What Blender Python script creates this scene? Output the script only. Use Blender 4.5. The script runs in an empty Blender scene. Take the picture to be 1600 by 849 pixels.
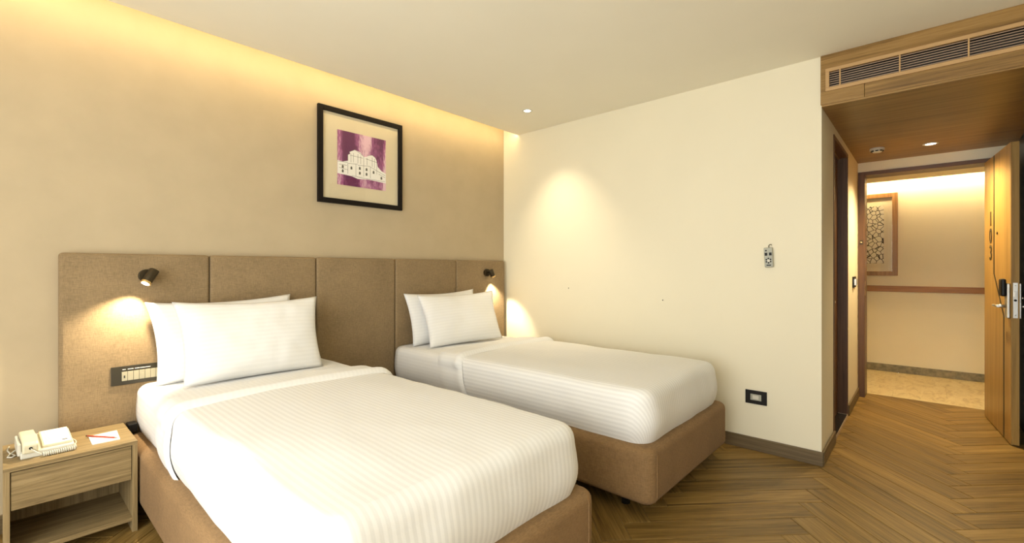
import bpy, bmesh, math, random
from mathutils import Vector, Matrix, noise

random.seed(7)
SC = bpy.context.scene
COL = SC.collection
R = math.radians

# ------------------------------------------------------------------ camera
cam_d = bpy.data.cameras.new('camera')
cam = bpy.data.objects.new('camera', cam_d)
COL.objects.link(cam)
cam.location = (-3.476, -3.243, 1.25)
cam.rotation_euler = (R(90), 0, R(41.978 - 90))
cam_d.sensor_width = 36
cam_d.lens = 718 / 1600 * 36
cam_d.shift_y = -4 / 1600
cam_d.clip_start = 0.02
SC.camera = cam

# ------------------------------------------------------------------ world, exposure
W = bpy.data.worlds.new('daylight')
SC.world = W
W.use_nodes = True
bg = W.node_tree.nodes['Background']
bg.inputs[0].default_value = (0.96, 0.97, 0.95, 1)
bg.inputs[1].default_value = 6.0
vs = SC.view_settings
vs.view_transform = 'Standard'
vs.look = 'None'
vs.gamma = 1
vs.use_curve_mapping = False
vs.exposure = 0.40

WARM2 = (1.0, 0.84, 0.60)

# window portal: daylight enters through window_1
pl = bpy.data.lights.new('window_left_offscreen', 'AREA')
pl.shape = 'RECTANGLE'; pl.size = 2.9; pl.size_y = 2.4
pl.cycles.is_portal = True
po = bpy.data.objects.new('window_left_offscreen', pl)
COL.objects.link(po)
po.location = (-4.88, -2.55, 1.32)
po.rotation_euler = (R(90), 0, R(-90))


# ------------------------------------------------------------------ helpers: materials
class NT:
    def __init__(s, name):
        s.m = bpy.data.materials.new(name)
        s.m.use_nodes = True
        s.t = s.m.node_tree
        s.b = s.t.nodes['Principled BSDF']
        s.out = s.t.nodes['Material Output']

    def n(s, typ, **kw):
        nd = s.t.nodes.new(typ)
        for k, v in kw.items():
            setattr(nd, k, v)
        return nd

    def l(s, a, b):
        s.t.links.new(a, b)

    def coord(s, kind='Object', scale=(1, 1, 1), rot=(0, 0, 0)):
        tc = s.n('ShaderNodeTexCoord')
        mp = s.n('ShaderNodeMapping')
        mp.inputs['Scale'].default_value = scale
        mp.inputs['Rotation'].default_value = rot
        s.l(tc.outputs[kind], mp.inputs['Vector'])
        return mp

    def noise(s, vec, scale, detail=4, rough=.55, dist=0):
        nz = s.n('ShaderNodeTexNoise')
        nz.inputs['Scale'].default_value = scale
        nz.inputs['Detail'].default_value = detail
        nz.inputs['Roughness'].default_value = rough
        nz.inputs['Distortion'].default_value = dist
        s.l(vec, nz.inputs['Vector'])
        return nz

    def ramp(s, fac, stops):
        r = s.n('ShaderNodeValToRGB')
        e = r.color_ramp.elements
        while len(e) < len(stops):
            e.new(.5)
        for i, (p, c) in enumerate(stops):
            e[i].position = p
            e[i].color = (*c, 1)
        s.l(fac, r.inputs['Fac'])
        return r

    def bump(s, h, strength=.2, dist=.002):
        b = s.n('ShaderNodeBump')
        b.inputs['Strength'].default_value = strength
        b.inputs['Distance'].default_value = dist
        s.l(h, b.inputs['Height'])
        s.l(b.outputs['Normal'], s.b.inputs['Normal'])
        return b


def plain(name, col, rough=.5, metal=0, vary=.06, vscale=6, spec=.5, bump=0, bscale=60):
    t = NT(name)
    t.b.inputs['Roughness'].default_value = rough
    t.b.inputs['Metallic'].default_value = metal
    t.b.inputs['Specular IOR Level'].default_value = spec
    mp = t.coord()
    nz = t.noise(mp.outputs[0], vscale, 3)
    lo = tuple(c * (1 - vary) for c in col)
    hi = tuple(min(1, c * (1 + vary)) for c in col)
    rp = t.ramp(nz.outputs['Fac'], [(.3, lo), (.7, hi)])
    t.l(rp.outputs['Color'], t.b.inputs['Base Color'])
    if bump:
        n2 = t.noise(mp.outputs[0], bscale, 5)
        t.bump(n2.outputs['Fac'], bump, .002)
    return t.m


def emit(name, col, strength):
    t = NT(name)
    t.b.inputs['Base Color'].default_value = (*col, 1)
    t.b.inputs['Emission Color'].default_value = (*col, 1)
    t.b.inputs['Emission Strength'].default_value = strength
    return t.m


def wood(name, dark, mid, light, axis='X', scale=1.0, rough=.45, vary=0.0, bump=.12, contrast=1.0, spec=.4):
    """grain runs along the given object axis"""
    t = NT(name)
    t.b.inputs['Roughness'].default_value = rough
    t.b.inputs['Specular IOR Level'].default_value = spec
    st = {'X': (.38, 11, 11), 'Y': (11, .38, 11), 'Z': (11, 11, .38)}[axis]
    tc = t.n('ShaderNodeTexCoord')
    info = t.n('ShaderNodeObjectInfo')
    off = t.n('ShaderNodeVectorMath', operation='SCALE')
    cmb = t.n('ShaderNodeCombineXYZ')
    for i in range(3):
        t.l(info.outputs['Random'], cmb.inputs[i])
    t.l(cmb.outputs[0], off.inputs[0])
    off.inputs['Scale'].default_value = 37.0
    add = t.n('ShaderNodeVectorMath', operation='ADD')
    t.l(tc.outputs['Object'], add.inputs[0])
    t.l(off.outputs[0], add.inputs[1])
    mp = t.n('ShaderNodeMapping')
    mp.inputs['Scale'].default_value = tuple(v * scale for v in st)
    t.l(add.outputs[0], mp.inputs['Vector'])
    n1 = t.noise(mp.outputs[0], 1.6, 6, .6, 1.2)
    n2 = t.noise(mp.outputs[0], 9, 8, .7, .3)
    mx = t.n('ShaderNodeMix', data_type='FLOAT')
    mx.inputs[0].default_value = .42
    t.l(n1.outputs['Fac'], mx.inputs[2])
    t.l(n2.outputs['Fac'], mx.inputs[3])
    w = .16 / contrast
    rp = t.ramp(mx.outputs[0], [(.5 - w, dark), (.5, mid), (.5 + w, light)])
    last = rp.outputs['Color']
    if vary:
        hs = t.n('ShaderNodeHueSaturation')
        mr = t.n('ShaderNodeMapRange')
        mr.inputs['To Min'].default_value = 1 - vary
        mr.inputs['To Max'].default_value = 1 + vary
        t.l(info.outputs['Random'], mr.inputs['Value'])
        t.l(mr.outputs[0], hs.inputs['Value'])
        t.l(last, hs.inputs['Color'])
        last = hs.outputs['Color']
    t.l(last, t.b.inputs['Base Color'])
    t.bump(mx.outputs[0], bump, .002)
    return t.m


def fabric(name, col, scale=420, vary=.1, rough=.9, bump=.25):
    """upholstery weave: two crossed fine waves plus cloudy variation"""
    t = NT(name)
    t.b.inputs['Roughness'].default_value = rough
    t.b.inputs['Specular IOR Level'].default_value = .2
    t.b.inputs['Sheen Weight'].default_value = .04
    t.b.inputs['Sheen Roughness'].default_value = .5
    mp = t.coord()
    n0 = t.noise(mp.outputs[0], 3.5, 4)
    ma = t.coord(scale=(50, 50, 420)); na = t.noise(ma.outputs[0], 1.0, 2)
    mb = t.coord(scale=(420, 420, 50)); nb = t.noise(mb.outputs[0], 1.0, 2)
    ad = t.n('ShaderNodeMath', operation='ADD')
    t.l(na.outputs['Fac'], ad.inputs[0]); t.l(nb.outputs['Fac'], ad.inputs[1])
    mx = t.n('ShaderNodeMath', operation='MULTIPLY_ADD')
    t.l(ad.outputs[0], mx.inputs[0]); mx.inputs[1].default_value = .35
    ml = t.n('ShaderNodeMath', operation='MULTIPLY')
    t.l(n0.outputs['Fac'], ml.inputs[0]); ml.inputs[1].default_value = .3
    t.l(ml.outputs[0], mx.inputs[2])
    rp = t.ramp(mx.outputs[0], [(.40, tuple(c * (1 - vary * 1.4) for c in col)), (.60, tuple(min(1, c * (1 + vary)) for c in col))])
    t.l(rp.outputs['Color'], t.b.inputs['Base Color'])
    t.bump(ad.outputs[0], bump, .0012)
    return t.m


def striped_linen(name, col, per=.024, axis=0, amount=.07):
    """white satin-stripe cotton: stripes run on the UV map's u (axis 0) or v (axis 1), in metres"""
    t = NT(name)
    t.b.inputs['Specular IOR Level'].default_value = .3
    t.b.inputs['Sheen Weight'].default_value = .15
    uv = t.n('ShaderNodeUVMap')
    sp = t.n('ShaderNodeSeparateXYZ')
    t.l(uv.outputs[0], sp.inputs[0])
    ml = t.n('ShaderNodeMath', operation='MULTIPLY')
    t.l(sp.outputs[axis], ml.inputs[0]); ml.inputs[1].default_value = 2 * math.pi / per
    sn = t.n('ShaderNodeMath', operation='SINE')
    t.l(ml.outputs[0], sn.inputs[0])
    mr = t.n('ShaderNodeMapRange')
    mr.inputs['From Min'].default_value = -.35
    mr.inputs['From Max'].default_value = .35
    t.l(sn.outputs[0], mr.inputs['Value'])
    mx = t.n('ShaderNodeMix', data_type='RGBA')
    mx.inputs[6].default_value = (*[c * (1 - amount) for c in col], 1)
    mx.inputs[7].default_value = (*col, 1)
    t.l(mr.outputs[0], mx.inputs[0])
    t.l(mx.outputs[2], t.b.inputs['Base Color'])
    m2 = t.n('ShaderNodeMapRange')
    m2.inputs['To Min'].default_value = .85
    m2.inputs['To Max'].default_value = .55
    t.l(mr.outputs[0], m2.inputs['Value'])
    t.l(m2.outputs[0], t.b.inputs['Roughness'])
    mp = t.coord()
    nz = t.noise(mp.outputs[0], 14, 3)
    ad = t.n('ShaderNodeMath', operation='MULTIPLY_ADD')
    t.l(mr.outputs[0], ad.inputs[0]); ad.inputs[1].default_value = .05
    t.l(nz.outputs['Fac'], ad.inputs[2])
    t.bump(ad.outputs[0], .25, .006)
    return t.m


def glass_pane(name):
    t = NT(name)
    t.t.nodes.remove(t.b)
    tr = t.n('ShaderNodeBsdfTransparent')
    gl = t.n('ShaderNodeBsdfGlossy')
    gl.inputs['Roughness'].default_value = .02
    mx = t.n('ShaderNodeMixShader')
    mx.inputs[0].default_value = .035
    t.l(tr.outputs[0], mx.inputs[1]); t.l(gl.outputs[0], mx.inputs[2])
    t.l(mx.outputs[0], t.out.inputs['Surface'])
    return t.m


M = {}
M['wallpaper'] = plain('wallpaper_tan', (.49, .40, .262), .8, vary=.035, vscale=5, spec=.2, bump=.08, bscale=180)
M['cream'] = plain('paint_cream', (.80, .745, .575), .75, vary=.012, vscale=2, spec=.25, bump=.03, bscale=120)
M['ceil'] = plain('paint_ceiling', (.87, .83, .70), .85, vary=.012, vscale=2, spec=.2)
M['corr'] = plain('paint_corridor', (.80, .72, .53), .75, vary=.02, vscale=2, spec=.25)
M['floor'] = wood('floor_plank_wood', (.070, .036, .008), (.225, .134, .034), (.36, .23, .074), 'X', 1.5, .42, .22, .2, 1.05)
M['grout'] = plain('floor_joint', (.42, .30, .13), .8)
M['oak_x'] = wood('oak_along_x', (.115, .078, .033), (.265, .188, .085), (.40, .295, .145), 'X', 2.8, .5, .03, .1)
M['oak_z'] = wood('oak_along_z', (.15, .105, .045), (.28, .20, .092), (.40, .295, .15), 'Z', 1.6, .5, .03, .1)
M['veneer_y'] = wood('veneer_along_y', (.125, .065, .016), (.265, .15, .042), (.38, .23, .075), 'Y', 1.4, .4, .04, .08)
M['door_z'] = wood('door_veneer', (.25, .135, .032), (.40, .235, .06), (.50, .31, .095), 'Z', .8, .38, .02, .04, .8)
M['dark_z'] = wood('dark_wood_upright', (.06, .026, .010), (.115, .053, .021), (.165, .08, .033), 'Z', 1.2, .4, .03, .06)
M['dark_y'] = wood('dark_wood_cross', (.06, .026, .010), (.115, .053, .021), (.165, .08, .033), 'Y', 1.2, .4, .03, .06)
M['dark_x'] = wood('dark_wood_long', (.06, .026, .010), (.115, .053, .021), (.165, .08, .033), 'X', 1.2, .4, .03, .06)
M['base_y'] = wood('skirting_along_y', (.075, .05, .022), (.13, .09, .042), (.19, .135, .07), 'Y', 1.6, .5, .05, .08)
M['base_x'] = wood('skirting_along_x', (.075, .05, .022), (.13, .09, .042), (.19, .135, .07), 'X', 1.6, .5, .05, .08)
M['rail_y'] = wood('rail_wood', (.22, .095, .03), (.33, .155, .05), (.42, .21, .075), 'Y', 1.2, .45, .03, .06)
M['artwood'] = wood('art_frame_wood', (.20, .10, .03), (.32, .17, .055), (.42, .24, .09), 'Z', 1.2, .4, .03, .06)
M['hbfab'] = fabric('headboard_fabric', (.275, .195, .105), vary=.16)
M['bedfab'] = fabric('bed_base_fabric', (.255, .155, .070), vary=.16)
M['linen'] = striped_linen('duvet_linen', (.84, .835, .815), amount=.10)
M['sheet'] = striped_linen('sheet_linen', (.84, .835, .815), amount=.03)
M['pillow'] = striped_linen('pillow_linen', (.84, .835, .815), axis=1, amount=.03)
M['black'] = plain('black_satin', (.010, .009, .008), .45, spec=.25)
M['frameblk'] = plain('black_frame', (.010, .007, .005), .6, spec=.15)
M['mat'] = plain('mat_board', (.68, .59, .40), .85, vary=.02)
M['white'] = plain('white_plastic', (.62, .60, .51), .4, vary=.02)
M['cream_pl'] = plain('cream_plastic', (.66, .61, .43), .4, vary=.02)
M['grey_pl'] = plain('grey_plastic', (.36, .36, .29), .4, vary=.03)
M['module'] = plain('switch_module', (.40, .365, .255), .35, vary=.03)
M['plate'] = plain('switch_plate', (.03, .025, .014), .35)
M['steel'] = plain('brushed_steel', (.62, .60, .54), .32, 1, vary=.04)
M['brass'] = plain('brass', (.75, .55, .25), .28, 1, vary=.04)
M['bronze'] = plain('dark_bronze', (.055, .04, .02), .35, .6)
M['alu'] = plain('vent_slat_metal', (.36, .25, .17), .5, .2)
M['ventframe'] = plain('vent_frame_paint', (.50, .31, .13), .5)
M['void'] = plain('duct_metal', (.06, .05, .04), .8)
M['paper'] = plain('paper', (.88, .86, .80), .9, vary=.01)
M['ink'] = plain('printed_ink', (.20, .18, .13), .9)
M['pen'] = plain('pen_ink', (.09, .085, .06), .9)
M['red'] = plain('red_lacquer', (.50, .06, .03), .35)
M['graph'] = plain('pencil_tip', (.05, .045, .04), .5)
M['stone'] = plain('corridor_stone_skirting', (.22, .19, .11), .45, vary=.35, vscale=22)
M['sillstone'] = plain('black_granite', (.018, .016, .014), .2, vary=.5, vscale=80)
M['silltrim'] = plain('sill_trim', (.55, .42, .28), .35, .3)
M['darkpanel'] = plain('dark_laminate', (.02, .017, .018), .3)
M['glass'] = glass_pane('clear_glass')
M['wframe'] = plain('window_frame_paint', (.30, .27, .22), .4)
M['led'] = emit('led_strip_glow', (1.0, .76, .40), 23)
M['led2'] = emit('corridor_led_glow', (1.0, .76, .40), 135)
M['lens'] = emit('downlight_lens', (1.0, .93, .76), 12)
M['lenswarm'] = emit('reading_lens', (1.0, .88, .62), 12)

# marble tiles of the corridor
t = NT('corridor_marble')
t.b.inputs['Roughness'].default_value = .3
mp = t.coord(scale=(1, 2.2, 1))
nz = t.noise(mp.outputs[0], 7, 8, .7, 1.0)
rp = t.ramp(nz.outputs['Fac'], [(.33, (.48, .34, .15)), (.5, (.70, .56, .30)), (.7, (.80, .68, .42))])
t.l(rp.outputs[0], t.b.inputs['Base Color'])
M['marble'] = t.m

# violet streaky print
t = NT('violet_print')
t.b.inputs['Roughness'].default_value = .8
mp = t.coord(scale=(7.5, 1, 1.1)); n1 = t.noise(mp.outputs[0], 1.0, 2, .5)
m2 = t.coord(scale=(90, 1, 22)); n2 = t.noise(m2.outputs[0], 1.0, 5, .7)
mx = t.n('ShaderNodeMix', data_type='FLOAT'); mx.inputs[0].default_value = .33
t.l(n1.outputs['Fac'], mx.inputs[2]); t.l(n2.outputs['Fac'], mx.inputs[3])
tc = t.n('ShaderNodeTexCoord'); sx = t.n('ShaderNodeSeparateXYZ'); t.l(tc.outputs['Object'], sx.inputs[0])
ph_ = t.n('ShaderNodeMath', operation='MULTIPLY_ADD'); t.l(sx.outputs[0], ph_.inputs[0]); ph_.inputs[1].default_value = 2 * math.pi / .254; ph_.inputs[2].default_value = 2 * math.pi * .102 / .254
cs = t.n('ShaderNodeMath', operation='COSINE'); t.l(ph_.outputs[0], cs.inputs[0])
m3 = t.n('ShaderNodeMath', operation='MULTIPLY_ADD'); t.l(cs.outputs[0], m3.inputs[0]); m3.inputs[1].default_value = -.07; t.l(mx.outputs[0], m3.inputs[2])
rp = t.ramp(m3.outputs[0], [(.42, (.13, .015, .085)), (.50, (.36, .10, .25)), (.58, (.78, .52, .60))])
t.l(rp.outputs[0], t.b.inputs['Base Color'])
M['violet'] = t.m

# crackle cut-out print of the corridor art
t = NT('crackle_print')
t.b.inputs['Roughness'].default_value = .7
mp = t.coord(scale=(1, 1, .9))
vo = t.n('ShaderNodeTexVoronoi', feature='DISTANCE_TO_EDGE')
vo.inputs['Scale'].default_value = 22
t.l(mp.outputs[0], vo.inputs['Vector'])
rp = t.ramp(vo.outputs['Distance'], [(.045, (.02, .012, .008)), (.07, (.80, .76, .62))])
t.l(rp.outputs[0], t.b.inputs['Base Color'])
M['crackle'] = t.m


# ------------------------------------------------------------------ helpers: objects
def root_origin(p):
    o = Vector((0, 0, 0))
    while p is not None:
        o += p.location
        p = p.parent
    return o


def link(name, me, mat, parent=None, world=True, smooth=False):
    """link a mesh built in world coordinates (world=True) or in its parent's own (world=False)"""
    o = bpy.data.objects.new(name, me)
    COL.objects.link(o)
    if parent is not None:
        if world:
            me.transform(Matrix.Translation(-root_origin(parent)))
        o.parent = parent
    if mat is not None:
        me.materials.append(M[mat] if isinstance(mat, str) else mat)
    if smooth:
        for p in me.polygons:
            p.use_smooth = True
    return o


def tag(o, label, cat, group=None):
    o['label'] = label
    o['category'] = cat
    if group:
        o['group'] = group
    return o


def thing(name, label, cat, loc, rot=(0, 0, 0), group=None):
    o = bpy.data.objects.new(name, None)
    o.empty_display_size = .05
    COL.objects.link(o)
    o.location = loc
    o.rotation_euler = rot
    return tag(o, label, cat, group)


def struct(o):
    o['kind'] = 'structure'
    return o


def bm_box(bm, lo, hi, mtx=None):
    c = [(x, y, z) for x in (lo[0], hi[0]) for y in (lo[1], hi[1]) for z in (lo[2], hi[2])]
    v = [bm.verts.new(Vector(p) if mtx is None else mtx @ Vector(p)) for p in c]
    for f in ((0, 1, 3, 2), (4, 6, 7, 5), (0, 4, 5, 1), (2, 3, 7, 6), (0, 2, 6, 4), (1, 5, 7, 3)):
        bm.faces.new([v[i] for i in f])


def bm_cyl(bm, p0, p1, r0, r1=None, seg=24, cap=True):
    p0, p1 = Vector(p0), Vector(p1)
    r1 = r0 if r1 is None else r1
    d = (p1 - p0).normalized()
    a = d.orthogonal().normalized()
    b = d.cross(a)
    r0v, r1v = [], []
    for i in range(seg):
        an = 2 * math.pi * i / seg
        u = a * math.cos(an) + b * math.sin(an)
        r0v.append(bm.verts.new(p0 + u * r0))
        r1v.append(bm.verts.new(p1 + u * r1))
    for i in range(seg):
        j = (i + 1) % seg
        bm.faces.new((r0v[i], r0v[j], r1v[j], r1v[i]))
    if cap:
        bm.faces.new(r0v[::-1])
        bm.faces.new(r1v)


def bm_tube(bm, pts, r, seg=8):
    pts = [Vector(p) for p in pts]
    rings = []
    a = None
    for i, p in enumerate(pts):
        d = (pts[min(i + 1, len(pts) - 1)] - pts[max(i - 1, 0)]).normalized()
        a = d.orthogonal().normalized() if a is None else (a - d * a.dot(d)).normalized()
        b = d.cross(a)
        rings.append([bm.verts.new(p + (a * math.cos(2 * math.pi * k / seg) + b * math.sin(2 * math.pi * k / seg)) * r) for k in range(seg)])
    for i in range(len(rings) - 1):
        for k in range(seg):
            j = (k + 1) % seg
            bm.faces.new((rings[i][k], rings[i][j], rings[i + 1][j], rings[i + 1][k]))
    bm.faces.new(rings[0][::-1])
    bm.faces.new(rings[-1])


def bm_prism(bm, poly, axis, a, b):
    """extrude a 2-D polygon along an axis from a to b; poly gives the two other coordinates in xyz order"""
    def P(q, t):
        q = list(q)
        q.insert(axis, t)
        return q
    v0 = [bm.verts.new(P(q, a)) for q in poly]
    v1 = [bm.verts.new(P(q, b)) for q in poly]
    n = len(poly)
    bm.faces.new(v0[::-1])
    bm.faces.new(v1)
    for i in range(n):
        j = (i + 1) % n
        bm.faces.new((v0[i], v0[j], v1[j], v1[i]))


def done(bm, name, bevel=0, seg=2, keep=False):
    bmesh.ops.recalc_face_normals(bm, faces=bm.faces)
    if bevel:
        ed = [e for e in bm.edges if len(e.link_faces) == 2 and e.calc_face_angle(0) > .6]
        bmesh.ops.bevel(bm, geom=ed, offset=bevel, segments=seg, profile=.5, affect='EDGES', clamp_overlap=True)
    me = bpy.data.meshes.new(name)
    bm.to_mesh(me)
    bm.free()
    return me


def box(name, lo, hi, mat, parent=None, bevel=0, seg=2, world=True, smooth=False):
    bm = bmesh.new()
    bm_box(bm, lo, hi)
    return link(name, done(bm, name, bevel, seg), mat, parent, world, smooth)


def boxes(name, lst, mat, parent=None, bevel=0, world=True):
    bm = bmesh.new()
    for lo, hi in lst:
        bm_box(bm, lo, hi)
    return link(name, done(bm, name, bevel), mat, parent, world)


def cyl(name, p0, p1, r, mat, parent=None, r1=None, seg=24, bevel=0, world=True):
    bm = bmesh.new()
    bm_cyl(bm, p0, p1, r, r1, seg)
    o = link(name, done(bm, name, bevel), mat, parent, world)
    for p in o.data.polygons:
        p.use_smooth = len(p.vertices) == 4
    return o


def spot(name, loc, target, energy, size, blend, col, radius=.02, parent=None):
    d = bpy.data.lights.new(name, 'SPOT')
    d.energy = energy; d.spot_size = R(size); d.spot_blend = blend; d.color = col
    d.shadow_soft_size = radius
    o = bpy.data.objects.new(name, d)
    COL.objects.link(o)
    v = Vector(target) - Vector(loc)
    o.rotation_euler = v.to_track_quat('-Z', 'Y').to_euler()
    o.location = Vector(loc)
    if parent is not None:
        o.location -= root_origin(parent)
        o.parent = parent
    return o


# ------------------------------------------------------------------ the room shell
X0, X1 = -4.85, 0.0         # window wall, right wall
Y0, Y1 = -4.45, 0.0         # rear wall, headboard wall
ZC, ZT = 2.595, 2.84        # dropped ceiling, cove ceiling
YC = -2.75                  # hall left wall face
HR = -3.80                  # hall right wall face
XE = 2.15                   # hall end wall face
ZS = 2.285                  # hall soffit
XF = 2.35                   # end of the wooden floor

struct(box('wall_left', (X0 - .12, 0, 0), (.12, .12, ZT), 'wallpaper'))
struct(box('wall_right', (0, YC, 0), (.12, 0, ZT), 'cream'))
struct(box('wall_rear', (X0 - .12, Y0 - .12, 0), (.12, Y0, ZT), 'cream'))
struct(box('wall_right_far', (0, Y0, 0), (.12, HR, ZC), 'cream'))
WY0, WY1, WZ0, WZ1 = -4.0, -1.1, .12, 2.52
struct(boxes('wall_window', [((X0 - .12, Y0, 0), (X0, 0, WZ0)), ((X0 - .12, Y0, WZ1), (X0, 0, ZT)),
                             ((X0 - .12, Y0, WZ0), (X0, WY0, WZ1)), ((X0 - .12, WY1, WZ0), (X0, 0, WZ1))], 'cream'))
win = struct(boxes('window_1', [((X0 - .09, WY0, WZ0), (X0 - .03, WY1, WZ0 + .06)), ((X0 - .09, WY0, WZ1 - .06), (X0 - .03, WY1, WZ1)),
                                ((X0 - .09, WY0, WZ0 + .06), (X0 - .03, WY0 + .06, WZ1 - .06)), ((X0 - .09, WY1 - .06, WZ0 + .06), (X0 - .03, WY1, WZ1 - .06)),
                                ((X0 - .09, -2.58, WZ0 + .06), (X0 - .03, -2.52, WZ1 - .06))], 'wframe'))
for a, b in ((WY0 + .06, -2.58), (-2.52, WY1 - .06)):
    box('pane', (X0 - .063, a, WZ0 + .06), (X0 - .057, b, WZ1 - .06), 'glass', win)
box('window_sill', (X0 - .03, WY0 - .04, WZ0 - .03), (X0 + .08, WY1 + .04, WZ0), 'cream', win, .006)

struct(box('ceiling', (X0 - .12, Y0 - .12, ZC), (0.0, -.2, ZC + .03), 'ceil'))
struct(box('ceiling_cove', (X0 - .12, -1.0, ZT), (.12, .12, ZT + .05), 'ceil'))
struct(box('trim_1', (X0, -.60, ZC + .03), (0, -.57, ZT), 'ceil'))

# hall and corridor shell
BX0, BX1, BZ = .56, 1.30, 2.19      # bathroom door opening
struct(boxes('wall_hall_left', [((.12, YC, 0), (BX0 - .03, YC + .15, ZC)), ((BX1 + .03, YC, 0), (XE + .15, YC + .15, ZC)),
                                ((BX0 - .03, YC, BZ + .03), (BX1 + .03, YC + .15, ZC))], 'cream'))
# the return of the right wall, with the same paint
struct(box('trim_2', (.0005, YC - .004, 0), (.12, YC, ZS), 'cream'))
EY0, EY1, EZ = -3.64, -2.805, 2.158  # entrance opening inside the frame
struct(boxes('wall_hall_end', [((XE, HR - .1, 0), (XE + .15, EY0 - .05, ZC)), ((XE, EY0 - .05, EZ + .035), (XE + .15, YC, ZC))], 'cream'))
struct(box('wall_hall_right', (.12, HR - .1, 0), (XE, HR, ZC), 'darkpanel'))
CX = 3.76
struct(box('wall_corridor', (CX, -5.4, 0), (CX + .1, -1.1, 2.75), 'corr'))
struct(boxes('wall_corridor_near', [((XE + .15, -5.4, 0), (XE + .2, EY0 - .05, 2.75)), ((XE + .15, EY1 + .055, 0), (XE + .2, -1.1, 2.75)),
                                    ((XE + .15, EY0 - .05, EZ + .035), (XE + .2, EY1 + .055, 2.75))], 'corr'))
struct(boxes('wall_corridor_ends', [((XE + .2, -5.5, 0), (CX, -5.4, 2.75)), ((XE + .2, -1.1, 0), (CX, -1.0, 2.75))], 'corr'))
struct(box('ceiling_corridor', (XE + .2, -5.4, 2.30), (CX - .16, -1.1, 2.34), 'corr'))
struct(box('ceiling_corridor_cove', (XE + .2, -5.4, 2.60), (CX, -1.1, 2.64), 'corr'))
struct(box('trim_3', (CX - .165, -5.4, 2.295), (CX - .155, -1.1, 2.345), 'rail_y'))

# ------------------------------------------------------------------ floor of herringbone planks
fl = struct(box('floor', (X0, Y0, -.06), (XF, Y1, -.004), 'grout'))
PW, PL = .1415, .853
GAP = .0012
S2 = math.sqrt(.5)


def uv2xy(u, v):
    return ((u + v) * S2, (v - u) * S2)


def clip(poly):
    def cut(poly, ax, val, keep_less):
        out = []
        n = len(poly)
        for i in range(n):
            a, b = poly[i], poly[(i + 1) % n]
            ia = (a[ax] <= val) if keep_less else (a[ax] >= val)
            ib = (b[ax] <= val) if keep_less else (b[ax] >= val)
            if ia:
                out.append(a)
            if ia != ib:
                tt = (val - a[ax]) / (b[ax] - a[ax])
                out.append((a[0] + (b[0] - a[0]) * tt, a[1] + (b[1] - a[1]) * tt))
        return out
    for ax, val, kl in ((0, X0, False), (0, XF, True), (1, Y0, False), (1, Y1, True)):
        poly = cut(poly, ax, val, kl)
        if len(poly) < 3:
            return []
    return poly


def in_region(poly):
    for (x, y) in poly:
        if x <= .02 or (YC - .02 >= y >= HR + .02) or (YC - .02 <= y <= YC + .1 and BX0 < x < BX1):
            return True
    # edges crossing the hall
    ys = [p[1] for p in poly]
    return min(ys) < YC - .02 and max(ys) > HR + .02


plank_cache = {}


def plank(u0, u1, v0, v1, along_u):
    poly = [uv2xy(u0, v0), uv2xy(u1, v0), uv2xy(u1, v1), uv2xy(u0, v1)]
    cl = clip(poly)
    if not cl or not in_region(cl):
        return
    area = abs(sum(cl[i][0] * cl[(i + 1) % len(cl)][1] - cl[(i + 1) % len(cl)][0] * cl[i][1] for i in range(len(cl)))) / 2
    if area < .001:
        return
    cu, cv = (u0 + u1) / 2, (v0 + v1) / 2
    cx, cy = uv2xy(cu, cv)
    # u axis runs along (1,-1), v axis along (1,1)
    ang = R(-45) if along_u else R(45)
    full = abs(area - PW * PL) < .02 * area
    if full and 'full' in plank_cache:
        me = plank_cache['full']
    else:
        ca, sa = math.cos(-ang), math.sin(-ang)
        q = [((x - cx) * ca - (y - cy) * sa, (x - cx) * sa + (y - cy) * ca) for x, y in cl]
        q = [(max(-PL / 2 + GAP, min(PL / 2 - GAP, a)), max(-PW / 2 + GAP, min(PW / 2 - GAP, b))) for a, b in q]
        bm = bmesh.new()
        bm_prism(bm, q, 2, -.012, 0)
        bmesh.ops.recalc_face_normals(bm, faces=bm.faces)
        if full:
            ed = [e for e in bm.edges if all(abs(v.co.z) < 1e-6 for v in e.verts)]
            bmesh.ops.bevel(bm, geom=ed, offset=.0015, segments=1, affect='EDGES')
        me = bpy.data.meshes.new('plank')
        bm.to_mesh(me)
        bm.free()
        me.materials.append(M['floor'])
        if full:
            plank_cache['full'] = me
    o = bpy.data.objects.new('plank', me)
    COL.objects.link(o)
    o.parent = fl
    o.location = (cx, cy, 0)
    o.rotation_euler = (0, 0, ang)


UA, VA = 1.493, -2.380
for c in range(-4, 5):
    for k in range(-60, 60):
        u1 = UA + c * PL - k * PW
        v1 = VA - c * PL - k * PW
        plank(u1 - PL, u1, v1 - PW, v1, True)
        plank(u1 - PW, u1, v1 - PW - PL, v1 - PW, False)

cf = struct(box('floor_corridor', (XF, -5.4, -.06), (CX, -1.1, -.006), 'grout'))
ty = -5.4
for i in range(6):
    for j, (xa, xb) in enumerate(((XF, 2.62), (2.62, 3.2), (3.2, CX))):
        y_a = max(-5.4, -5.4 + i * .8 - (.4 if j % 2 else 0))
        y_b = min(-1.1, -5.4 + (i + 1) * .8 - (.4 if j % 2 else 0))
        if y_b - y_a > .02:
            box('tile', (xa + .001, y_a + .001, -.014), (xb - .001, y_b - .001, 0), 'marble', cf)

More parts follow.
